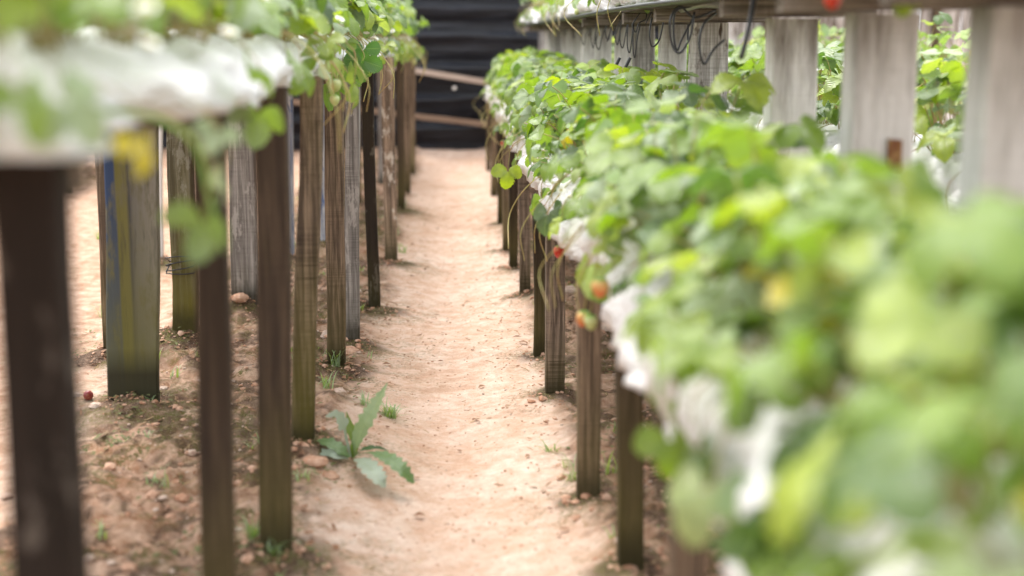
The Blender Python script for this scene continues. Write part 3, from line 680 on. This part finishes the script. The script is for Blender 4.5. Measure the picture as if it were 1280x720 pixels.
# fern below the left bags
def frond(base, tip, sag, n=11, w=.03):
    g = Geo(); base = Vector(base); tip = Vector(tip); mid = (base+tip)/2+Vector((0, 0, sag)); c = curve([base, mid, tip], 8); g.add(*tube(c, .0011, 4))
    for i in range(1, len(c)-1):
        s = i/(len(c)-1); d = (c[i+1]-c[i-1]).normalized(); sd = d.cross(Vector((.2, 1, .1))).normalized()
        for k in (-1, 1): leaflet(g, c[i], (sd*k+d*.35), Vector((0, -1, .3)), w*(1-s*.75), .008, fold=.1, curl=.15, teeth=False, ns=3)
    return g.build('frond', FERN)
p = at(408, 102, 4.3); t = empty('fern', p, 'small bright green fern hanging below the left bags at the brown post', 'fern')
for b, e, s_ in (((0, 0, 0), (.105, -.02, -.012), .022), ((0, 0, 0), (.012, -.02, -.085), -.01), ((0, 0, 0), (.04, -.03, -.055), .01), ((.0, 0, 0), (.075, -.01, -.05), .015)):
    f_ = frond(b, e, s_); f_.parent = t

# ------------------------------------------------------------------ black plastic end wall
YW = 13.45
t = empty('plastic_wall', (0, YW, 0), 'black plastic sheeting stretched in horizontal folds across the end of the path', 'wall')
def wall_mat():
    m = M('black_sheeting'); n = m.noise(m.co(sc=(.8, 1, 9)), 2.2, 6, .7, .5)
    col = m.mix(m.ramp(n, [(.45, 0.0), (.75, 1.0)]), (.004, .005, .009), (.026, .031, .046))
    return m.set(color=col, rough=.38, normal=m.bump(n, .6, .05), spec=.5)
v = []; f = []; nxw, nzw = 110, 130
for i in range(nzw+1):
    z = -.05+2.75*i/nzw
    for j in range(nxw+1):
        x = -4.2+8.4*j/nxw
        zz = z*3.6+mnoise.noise((x*.5, z*1.5, 1))*.5+x*.03; r_ = (zz % 1)**1.6*(1-max(0, (zz % 1)-.93)/.07)
        v.append((x, -.13*r_-.03*mnoise.noise((x*1.2, z*11, 3))-.012*mnoise.noise((x*5, z*30, 5)), z))
for i in range(nzw):
    for j in range(nxw): a = i*(nxw+1)+j; f.append((a, a+1, a+nxw+2, a+nxw+1))
b0 = len(v)
v += [(-4.2, .1, -.05), (4.2, .1, -.05), (4.2, .1, 2.7), (-4.2, .1, 2.7)]; f.append((b0+3, b0+2, b0+1, b0))
mk('sheet', v, f, wall_mat(), t, smooth=True)
WRAIL2 = wood('wood_wall_rail_brown', (.22, .145, .10), (.30, .21, .15), horiz='x', grain=.4, sawn=0, knots=0)
def rail(a, b, lab, mt=None):
    p0 = at(*a, YW-.20); p1 = at(*b, YW-.20); d = (p1-p0); p0 = p0-d*4; p1 = p1+d*.8
    o = beam('rail', (0, 0, 0), p1-p0, .035, .052, mt or WRAIL, t, wob=.003, loc=p0-Vector((0, YW, 0))); o['label'] = lab
rail((520, 88), (604, 102), 'upper pale timber rail across the black sheet'); rail((520, 145), (604, 155), 'lower brown timber rail across the black sheet', WRAIL2)
q = at(568, 110, YW-.165)-Vector((0, YW, 0)); v = [(q.x, q.y-.012, q.z)]+[(q.x+.018*math.cos(a), q.y, q.z+.018*math.sin(a)) for a in np.linspace(0, 2*PI, 13)[:-1]]
mk('patch', v, [(0, (k+1) % 12+1, k+1) for k in range(12)], PETAL, t, smooth=True)['label'] = 'small round white patch on the sheet'
for x in (-3.2, -1.6, 1.7, 3.4): beam('post', (0, 0, -.1), (0, 0, 2.72), .07, .07, WOOD['brown'], t, loc=(x, -.215, .0))

# pale board fence far right
t = empty('board_fence', (4.3, 12.6, 0), 'pale board fence seen top right above the farthest plants', 'fence'); x = -2.0; k = 0
while x < 2.2:
    w = random.uniform(.16, .22); o = beam('board', (0, 0, 0), (random.uniform(-.01, .01), 0, 1.75+random.uniform(-.05, .05)), w-.012, .022, WOOD['pale'], t, wob=.003, loc=(x+w/2, random.uniform(-.006, .006), 0)); x += w
for zz in (.5, 1.55): beam('rail', (-2.1, -.035, zz), (2.3, -.035, zz), .03, .07, WX, t)
for xx in (-1.6, -.1, 1.5): beam('post', (xx, -.09, -.1), (xx, -.09, 1.8), .06, .06, WOOD['dark'], t)

# ------------------------------------------------------------------ irrigation tubes on the tall bench
def tubething(pts, r, label, mat=BLACK, name='irrigation_tube', group='black irrigation tubes hanging from the tall bench', n=7, k=6):
    pts = [Vector(p) for p in pts]; o = mk(name, *tube([p-pts[0] for p in curve(pts, k)], r, n), mat, loc=pts[0], smooth=True)
    return tag(o, label, 'irrigation tube', group)
def hang(pxs, Y, r, label, **kw): tubething([at(a, b, Y+dy) for a, b, dy in pxs], r, label, **kw)
hang([(895, 12, 0), (868, 22, -.02), (850, 8, 0), (838, 25, -.02), (840, 55, -.02), (850, 66, -.04), (863, 45, -.03), (868, 15, -.02)], 3.9, .0035, 'wide loop of dark tube on the mould-stained post, thickest of the tubes')
hang([(895, 16, 0), (880, 30, -.03), (874, 55, -.04), (880, 80, -.05), (892, 62, -.05), (905, 50, -.03)], 3.7, .0035, 'blurred tube loop hanging low across the mould-stained post')
hang([(864, 8, 0), (845, 14, -.02), (842, 40, -.03), (846, 63, -.04), (853, 48, -.03), (868, 20, -.0)], 4.1, .0032, 'dark tube loop just left of the stained post')
hang([(835, 6, 0), (830, 25, -.02), (824, 50, -.03), (815, 58, -.02), (812, 42, -.02), (815, 22, -.0)], 4.6, .003, 'oval black tube loop between the fifth and sixth pale posts')
LB_ = ['longest', 'thinnest', 'kinked', 'slanting', 'doubled', 'narrow', 'open', 'twisted', 'short']
for i, (x0, dx, yb, Y) in enumerate([(806, -14, 40, 5.0), (800, -8, 72, 5.2), (795, -10, 66, 5.4), (788, -12, 60, 5.7), (780, -10, 56, 6.0), (770, -12, 50, 6.3), (760, -14, 62, 6.6), (748, -8, 60, 7.2), (738, -10, 56, 7.6), (724, -8, 48, 8.4), (712, -7, 44, 9.2)]):
    a = random.uniform(-3, 3)
    hang([(x0, 0, 0), (x0+a, 22, -.02), (x0+dx*.5, yb*.72, -.03), (x0+dx*.8, yb, -.03), (x0+dx*1.1, yb*.82, -.02), (x0+dx*.9, 26, -.01), (x0+dx*.4+4, 10, 0)], Y, .0026, f'thin black tube loop on the tall bench, {ordn(i)} of the bunch counted from the right')
for i, (x0, Y, yb) in enumerate([(816, 4.9, 30), (777, 5.8, 48), (768, 6.1, 52), (753, 6.7, 55), (744, 7.2, 45), (731, 7.8, 42)]):
    hang([(x0+3, -8, 0), (x0+1, 10, -.02), (x0-3, yb*.6, -.02), (x0-9, yb, -.02)], Y, .0024, f'straight black tube dangling from the tall bench, {ordn(i)} counted from the right')
hang([(944, -10, 0), (940, 15, -.02), (934, 45, -.03), (926, 74, -.03)], 3.0, .006, 'thick black tube hanging in the gap right of the stained post')
tubething([(.565, 1.3, TZ+.05), (.56, 3, TZ+.045), (.562, 5, TZ+.052), (.56, 8, TZ+.046), (.562, 12, TZ+.05)], .008, 'long black supply pipe running along the edge of the tall bench', name='supply_pipe', n=8)
for i, (px_, py_, Y) in enumerate(((785, 80, 5.2), (772, 80, 5.3))):
    p0 = at(px_+3, py_-8, Y); p1 = at(px_-4, py_+6, Y); tubething([p0, (p0+p1)/2, p1], .006, ('black dripper peg at the end of a thin tube', 'lower black dripper peg hanging beside the other')[i], name='dripper_peg')
tag(mk('grey_hose', *tube(curve([at(900, 6, 3.9), at(880, 5, 4.0), at(862, 9, 4.2), at(852, 12, 4.4)], 5), .010, 8), GREYP, smooth=True), 'short grey hose lying along the tall bench beam', 'hose')

# ------------------------------------------------------------------ broad-leaved weed on the left path edge
def blade(name, pts, w, mat, parent, lobes=0, up=Vector((0, -.3, 1)), fold=.25, n=9, prof=None, off=None):
    c = curve(pts, n); N = len(c); v = []; f = []; uv = []
    for i, p_ in enumerate(c):
        s = i/(N-1); d = (c[min(i+1, N-1)]-c[max(i-1, 0)]).normalized(); sd = d.cross(up).normalized(); nn = sd.cross(d)
        ww = w*.5*(prof(s) if prof else math.sin(PI*min(1, max(0, s))**.9)**.7)
        if lobes: ww *= 1+.18*math.sin(s*lobes*2*PI)+.08*math.sin(s*lobes*5.1*PI)
        ww = max(ww, .0015)
        for q in (-1, -.5, 0, .5, 1): v.append(p_+sd*q*ww+nn*(abs(q)*ww*fold+.08*ww*math.sin(s*14+q*4))); uv.append((.5+q*.5, s))
    for i in range(N-1):
        for k in range(4): a = i*5+k; f.append((a, a+1, a+6, a+5))
    o = mk(name, v, f, mat, None, None, True, None, uv); o.parent = parent; return o
wb = gnd(440, 574); wz = gz(wb.x, wb.y); wb.z = wz
t = empty('broadleaf_weed', wb, 'broad-leaved green weed sprawling on the left edge of the path', 'weed')
def rel(px, py, Y=None, z=None):
    q = at(px, py, Y) if Y else gnd(px, py, z); return q-wb
wl = lambda s: (.25+.75*math.sin(PI*min(1, .12+s*.88))**.8)*(1 if s < .85 else (1-s)/.15*.9+.1)
wY = wb.y
blade('leaf', [rel(441, 572, wY), rel(446, 552, wY-.01), rel(460, 523, wY-.02), rel(472, 502, wY-.01), rel(484, 479, wY+.02)], .045, WLEAF, t, 11, up=Vector((-.5, -.8, .3)), prof=lambda s: max(.12, math.sin(PI*min(1, s*1.02))**.8 if s > .2 else .2+s))
blade('leaf', [rel(439, 573, wY), rel(433, 550, wY-.01), rel(429, 532, wY-.03), rel(420, 518, wY-.05), rel(407, 521, wY-.07)], .036, WPALE, t, 8, up=Vector((.4, -.8, .5)), prof=lambda s: .22+.8*math.sin(PI*s)**2*(s > .45) if s < .97 else .2)
blade('leaf', [rel(441, 573, wY-.005), rel(443, 552, wY), rel(438, 535, wY+.01), rel(433, 515, wY+.02)], .024, GRASS, t, 2, up=Vector((.2, -.9, .2)))
blade('leaf', [rel(443, 574, z=wz+.01), rel(452, 576, z=wz+.03), rel(464, 588, z=wz+.035), rel(474, 600, z=wz+.022), rel(482, 609, z=wz+.005)], .050, WPALE, t, 8, prof=lambda s: max(.1, math.sin(PI*min(1, s**1.1))**.6))
blade('leaf', [rel(443, 571, z=wz+.01), rel(460, 566, z=wz+.045), rel(482, 572, z=wz+.055), rel(500, 586, z=wz+.04), rel(517, 604, z=wz+.006)], .046, WLEAF, t, 10, prof=lambda s: .25 if s < .3 else max(.1, .25+.75*math.sin(PI*(s-.3)/.7)**.7))
blade('leaf', [rel(437, 572, z=wz+.01), rel(424, 562, z=wz+.03), rel(408, 553, z=wz+.04), rel(391, 550, z=wz+.03)], .040, WLEAF, t, 5)
blade('leaf', [rel(436, 574, z=wz+.005), rel(420, 570, z=wz+.02), rel(404, 566, z=wz+.02), rel(388, 563, z=wz+.012)], .036, WPALE, t, 4)
blade('leaf', [rel(443, 571, z=wz+.005), rel(452, 563, z=wz+.03), rel(468, 560, z=wz+.04), rel(486, 563, z=wz+.03)], .022, DLEAF, t, 4)

# ------------------------------------------------------------------ grass tufts and small weeds
def tuft(geo, x, y, n, h, sp, dirn=None):
    z0 = gz(x, y)-.004
    for k in range(n):
        a = random.uniform(0, 2*PI) if dirn is None else dirn+random.uniform(-.8, .8); hh = h*random.uniform(.4, 1.1); o_ = sp*random.uniform(.3, 1)
        b = Vector((x+random.uniform(-.015, .015), y+random.uniform(-.015, .015), z0)); d = Vector((math.cos(a), math.sin(a), 0)); sd = Vector((-d.y, d.x, 0)); w = random.uniform(.0012, .0026)
        v = []; N = 5
        for i in range(N+1):
            s = i/N; p_ = b+d*(o_*s**1.6)+Vector((0, 0, hh*(s-.35*s**3))); ww = w*(1-s)**.6+.0002; v += [p_-sd*ww, p_+sd*ww]
        geo.add(v, [(2*i, 2*i+1, 2*i+3, 2*i+2) for i in range(N)], 0, [(.5, .5)]*len(v))
TF = [((488, 515), 46, .075, .07, 'dense green grass tuft right of the broad-leaved weed'), ((455, 508), 30, .06, .05, 'thin grass tuft just above the broad-leaved weed'), ((420, 470), 26, .10, .05, 'tall grass blades at the foot of the brown post'),
      ((410, 500), 22, .08, .06, 'straggling grass left of the upright weed leaf'), ((493, 300), 26, .10, .07, 'pale grass beside the tan flecked post'), ((503, 316), 16, .07, .05, 'small grass wisp on the far path edge'),
      ((690, 565), 14, .05, .06, 'small sparse grass tuft on the right of the path'), ((715, 600), 12, .10, .12, 'long thin grass blades lying toward the brown right post'), ((765, 600), 22, .10, .07, 'grass between the two nearest right posts'),
      ((130, 395), 26, .08, .07, 'grass tuft left of the painted plank'), ((125, 300), 24, .12, .10, 'grey-green tuft on the second path far left'), ((380, 612), 22, .04, .05, 'flat grass tuft right of the mossy dark post'),
      ((320, 690), 28, .07, .06, 'grass at the foot of the third left post'), ((345, 712), 26, .05, .05, 'bright green grass at the bottom frame edge'), ((392, 320), 16, .10, .05, 'green weed behind the olive post'), ((505, 262), 14, .10, .05, 'grass at the far dark post'),
      ((900, 540), 24, .06, .07, 'mossy grass under the near right leaves'), ((880, 640), 24, .06, .07, 'grass under the right bench near the second post'), ((785, 520), 20, .12, .06, 'green weed stems behind the brown right post')]
for (pp, n, h, sp, lab) in TF:
    q = gnd(*pp); g = Geo(); tuft(g, q.x, q.y, n, h, sp); off = Vector((q.x, q.y, gz(q.x, q.y))); g.v = [tuple(Vector(v_)-off) for v_ in g.v]
    tag(g.build('grass_tuft', GRASS, loc=off, smooth=False), lab, 'grass tuft', 'grass tufts along the path')
g = Geo()
for k in range(230):
    sd = random.random()
    x = random.uniform(-1.15, -.30) if sd < .55 else (random.uniform(.22, 1.0) if sd < .85 else random.uniform(-3.4, -2.5)); y = random.uniform(2.2, 11); tuft(g, x, y, random.randint(3, 9), random.uniform(.02, .07), .04)
tag(g.build('ground_weeds', GRASS, smooth=False), 'sparse small grass and moss shoots on the soil under the benches', None, None, 'stuff')
# small creeping leaves near the posts
g = Geo()
for (px_, py_, n_) in ((215, 620, 14), (340, 700, 16), (770, 560, 30), (775, 480, 24), (390, 540, 14), (95, 420, 20), (400, 460, 16), (905, 520, 30), (720, 470, 10), (160, 560, 24), (400, 600, 16), (440, 490, 20), (168, 520, 60), (150, 560, 40), (232, 440, 26), (340, 712, 40), (262, 700, 30), (108, 440, 30)):
    q = gnd(px_, py_)
    for k in range(n_):
        x = q.x+random.gauss(0, .05); y = q.y+random.gauss(0, .08); z = gz(x, y)+random.uniform(.002, .02); a = random.uniform(0, 6.3)
        leaflet(g, Vector((x, y, z)), Vector((math.cos(a), math.sin(a), random.uniform(0, .5))), Vector((0, 0, 1)), random.uniform(.010, .024), random.uniform(.007, .013), teeth=False, ns=3)
tag(g.build('creeping_weeds', MOSSG, smooth=True), 'low creeping leafy weeds at the feet of the posts', None, None, 'stuff')

# ------------------------------------------------------------------ clods, pebbles, litter
from mathutils import Quaternion
ICO_V = []; ICO_F = []
_t = (1+5**.5)/2
for a in (-1, 1):
    for b in (-_t, _t): ICO_V += [(0, a, b), (a, b, 0), (b, 0, a)]
import itertools
ICO_V = [Vector(v_).normalized() for v_ in ICO_V]
_el = min((ICO_V[0]-w_).length for w_ in ICO_V[1:])
for i, j, k in itertools.combinations(range(12), 3):
    if all(abs((ICO_V[a]-ICO_V[b]).length-_el) < 1e-3 for a, b in ((i, j), (j, k), (i, k))):
        n_ = (ICO_V[j]-ICO_V[i]).cross(ICO_V[k]-ICO_V[i]); ICO_F.append((i, j, k) if n_.dot(ICO_V[i]) > 0 else (i, k, j))
def lump(geo, x, y, z, r, m=0):
    s = (r*random.uniform(.8, 1.3), r*random.uniform(.7, 1.1), r*random.uniform(.45, .8)); q = Quaternion(Vector((random.gauss(0, 1), random.gauss(0, 1), random.gauss(0, 1))).normalized(), random.uniform(0, 6))
    qz = Quaternion((0, 0, 1), random.uniform(0, 6))
    geo.add([qz @ Vector([c*s_*random.uniform(.75, 1.15) for c, s_ in zip(q @ v_, s)])+Vector((x, y, z)) for v_ in ICO_V], ICO_F, m)
def sidex():
    r = random.random()
    return random.gauss(-.62, .22) if r < .5 else (random.gauss(.55, .2) if r < .78 else random.uniform(-.34, .26))
N1 = 6500; xa = np.array([sidex() for _ in range(N1)]); ya = np.array([2.0+9*random.random()**1.5 for _ in range(N1)])
za = gh(xa, ya)+heaps(xa, ya); g = Geo(); g2 = Geo()
for i in range(N1):
    inpath = -.33 < xa[i] < .25; r = random.uniform(.0018, .0052) if inpath else min(.018, random.paretovariate(2.4)*.0032)
    lump(g if random.random() < .8 else g2, xa[i], ya[i], za[i]+r*.15, r)
for p in ALLP:
    if p[1] > 8 or p[1] < 1.8: continue
    for k in range(46):
        x, y = p[0]+random.gauss(0, .05), p[1]+random.gauss(-.01, .05)
        if abs(x-p[0]) < p[3]*.5 and abs(y-p[1]) < p[4]*.5: continue
        r = min(.014, random.paretovariate(2.2)*.003); lump(g, x, y, gz(x, y)+r*.2, r)
tag(g.build('soil_clods', CLOD, smooth=False), 'crumbly reddish clods of soil scattered under the benches and along the path edges', None, None, 'stuff')
tag(g2.build('pebbles', ROCK, smooth=False), 'small pale pebbles scattered in the soil', None, None, 'stuff')
g = Geo(); N2 = 2600; xa = np.array([sidex() for _ in range(N2)]); ya = np.array([2.0+8*random.random()**1.4 for _ in range(N2)]); za = gh(xa, ya)+heaps(xa, ya)
for i in range(N2):
    inpath = -.30 < xa[i] < .22
    if inpath and random.random() < .5: continue
    a = random.uniform(0, PI); L = random.uniform(.008, .045)*(.6 if inpath else 1); d = Vector((math.cos(a), math.sin(a), random.uniform(-.1, .25)))
    p0 = Vector((xa[i], ya[i], za[i]+.003)); bend = Vector((-d.y, d.x, .2))*L*random.uniform(-.2, .2); g.add(*tube([p0, p0+d*L*.5+bend, p0+d*L], random.uniform(.0006, .0014), 3))
tag(g.build('straw_litter', STRAW, smooth=False), 'bits of straw and thin twigs littering the soil', None, None, 'stuff')
g = Geo()
HEAP = [(p[0]+random.gauss(0, .09), p[1]+random.gauss(0, .12)) for p in LBACK+LEFT for _ in range(55) if 1.9 < p[1] < 8]
for i in range(900+len(HEAP)):
    x, y = (sidex(), 2.0+7*random.random()**1.3) if i < 900 else HEAP[i-900]
    if -.28 < x < .2 and random.random() < .6: continue
    z = gz(x, y)+.004; a = random.uniform(0, 6.3); leaflet(g, Vector((x, y, z)), Vector((math.cos(a), math.sin(a), random.uniform(-.1, .3))), Vector((random.uniform(-.5, .5), random.uniform(-.5, .5), 1)), random.uniform(.008, .028), random.uniform(.005, .016), fold=.5, curl=random.uniform(-.4, .5), teeth=False, ns=3)
tag(g.build('leaf_litter', DRY, smooth=True), 'small brown dead leaf scraps on the soil', None, None, 'stuff')

def rock(px, py, r, label, mat=ROCK, name='rock', cat='rock', grp='loose rocks'):
    q = gnd(px, py); v = []; f = []; n = 9; m_ = 7; sd = random.random()*50; sx_, sy_, sz_ = r*random.uniform(.9, 1.3), r*random.uniform(.7, 1), r*random.uniform(.5, .75)
    for i in range(m_+1):
        th = PI*i/m_
        for k in range(n):
            a = 2*PI*k/n; d = Vector((math.sin(th)*math.cos(a), math.sin(th)*math.sin(a), math.cos(th))); w = 1+.35*mnoise.noise(d*1.4+Vector((sd, 0, 0))); v.append((d.x*w*sx_, d.y*w*sy_, d.z*w*sz_))
    for i in range(m_):
        for k in range(n): f.append((i*n+k, (i+1)*n+k, (i+1)*n+(k+1) % n, i*n+(k+1) % n))
    tag(mk(name, v, f, mat, smooth=False, loc=(q.x, q.y, gz(q.x, q.y)+r*.25)), label, cat, grp)
rock(372, 480, .022, 'reddish clod at the foot of the grey flaking post', CLOD); rock(437, 452, .03, 'rounded reddish stone beside the foot of the grey flaking post', CLOD)
rock(205, 498, .014, 'dusty stone beside the foot of the painted plank'); rock(120, 520, .018, 'pale rounded stone left of the painted plank foot'); rock(96, 500, .018, 'stone left of the nearest gap, by the red berry'); rock(410, 432, .024, 'pale stone between the brown and olive posts')
rock(690, 405, .02, 'small white stone beside the sixth right post'); rock(692, 452, .022, 'reddish stone beside the two joined right posts', CLOD); rock(735, 400, .05, 'large pale rock under the low right bench'); rock(752, 425, .04, 'pale broken rock under the low right bench, nearer one'); rock(712, 372, .04, 'grey rock deep under the low right bench')
rock(425, 505, .02, 'small pinkish stone behind the upright weed leaf'); rock(300, 400, .03, 'brown stone at the notched grey plank', CLOD); rock(935, 610, .04, 'red clod under the near right leaves', CLOD); rock(905, 570, .035, 'brown clod below the near right leaves', CLOD); rock(395, 590, .028, 'reddish clod beneath the olive post', CLOD); rock(412, 598, .02, 'small reddish clod in front of the weed', CLOD)
# fallen things
q = gnd(112, 505); o = inst('fallen_berry', BM['dark'], None, (q.x, q.y, gz(q.x, q.y)+.018), (1.6, .3, .5), 1.0); tag(o, 'dark red fallen strawberry on the soil left of the painted plank', 'strawberry')
def deadleaf(px, py, L, W_, a, lab):
    q = gnd(px, py); g = Geo(); leaflet(g, Vector((0, 0, 0)), Vector((math.cos(a), math.sin(a), .12)), Vector((.1, -.1, 1)), L, W_, fold=.7, curl=.15, teeth=False, ns=6)
    tag(g.build('dead_leaf', DRY, loc=(q.x, q.y, gz(q.x, q.y)+.006)), lab, 'dead leaf', 'dead leaves lying on the path')
deadleaf(517, 632, .028, .016, .2, 'small red-brown dead leaf lying on the near path'); deadleaf(478, 458, .03, .014, .3, 'dark brown dead leaf by the brown left post'); deadleaf(463, 385, .03, .016, -.3, 'dead leaf at the left path edge by the near-black post')
deadleaf(547, 448, .02, .01, .1, 'tiny dead leaf in the middle of the path'); deadleaf(590, 517, .022, .010, .8, 'curled dead leaf scrap mid path, just beyond the weed'); deadleaf(640, 424, .04, .012, .2, 'dark dead leaf on the right path edge'); deadleaf(648, 430, .035, .014, -.4, 'dead twig-like leaf beside the dark one at right path edge'); deadleaf(452, 398, .03, .02, .9, 'reddish dead leaf near the left post bases')
deadleaf(430, 470, .035, .016, .1, 'dead leaf lying against the brown left post')
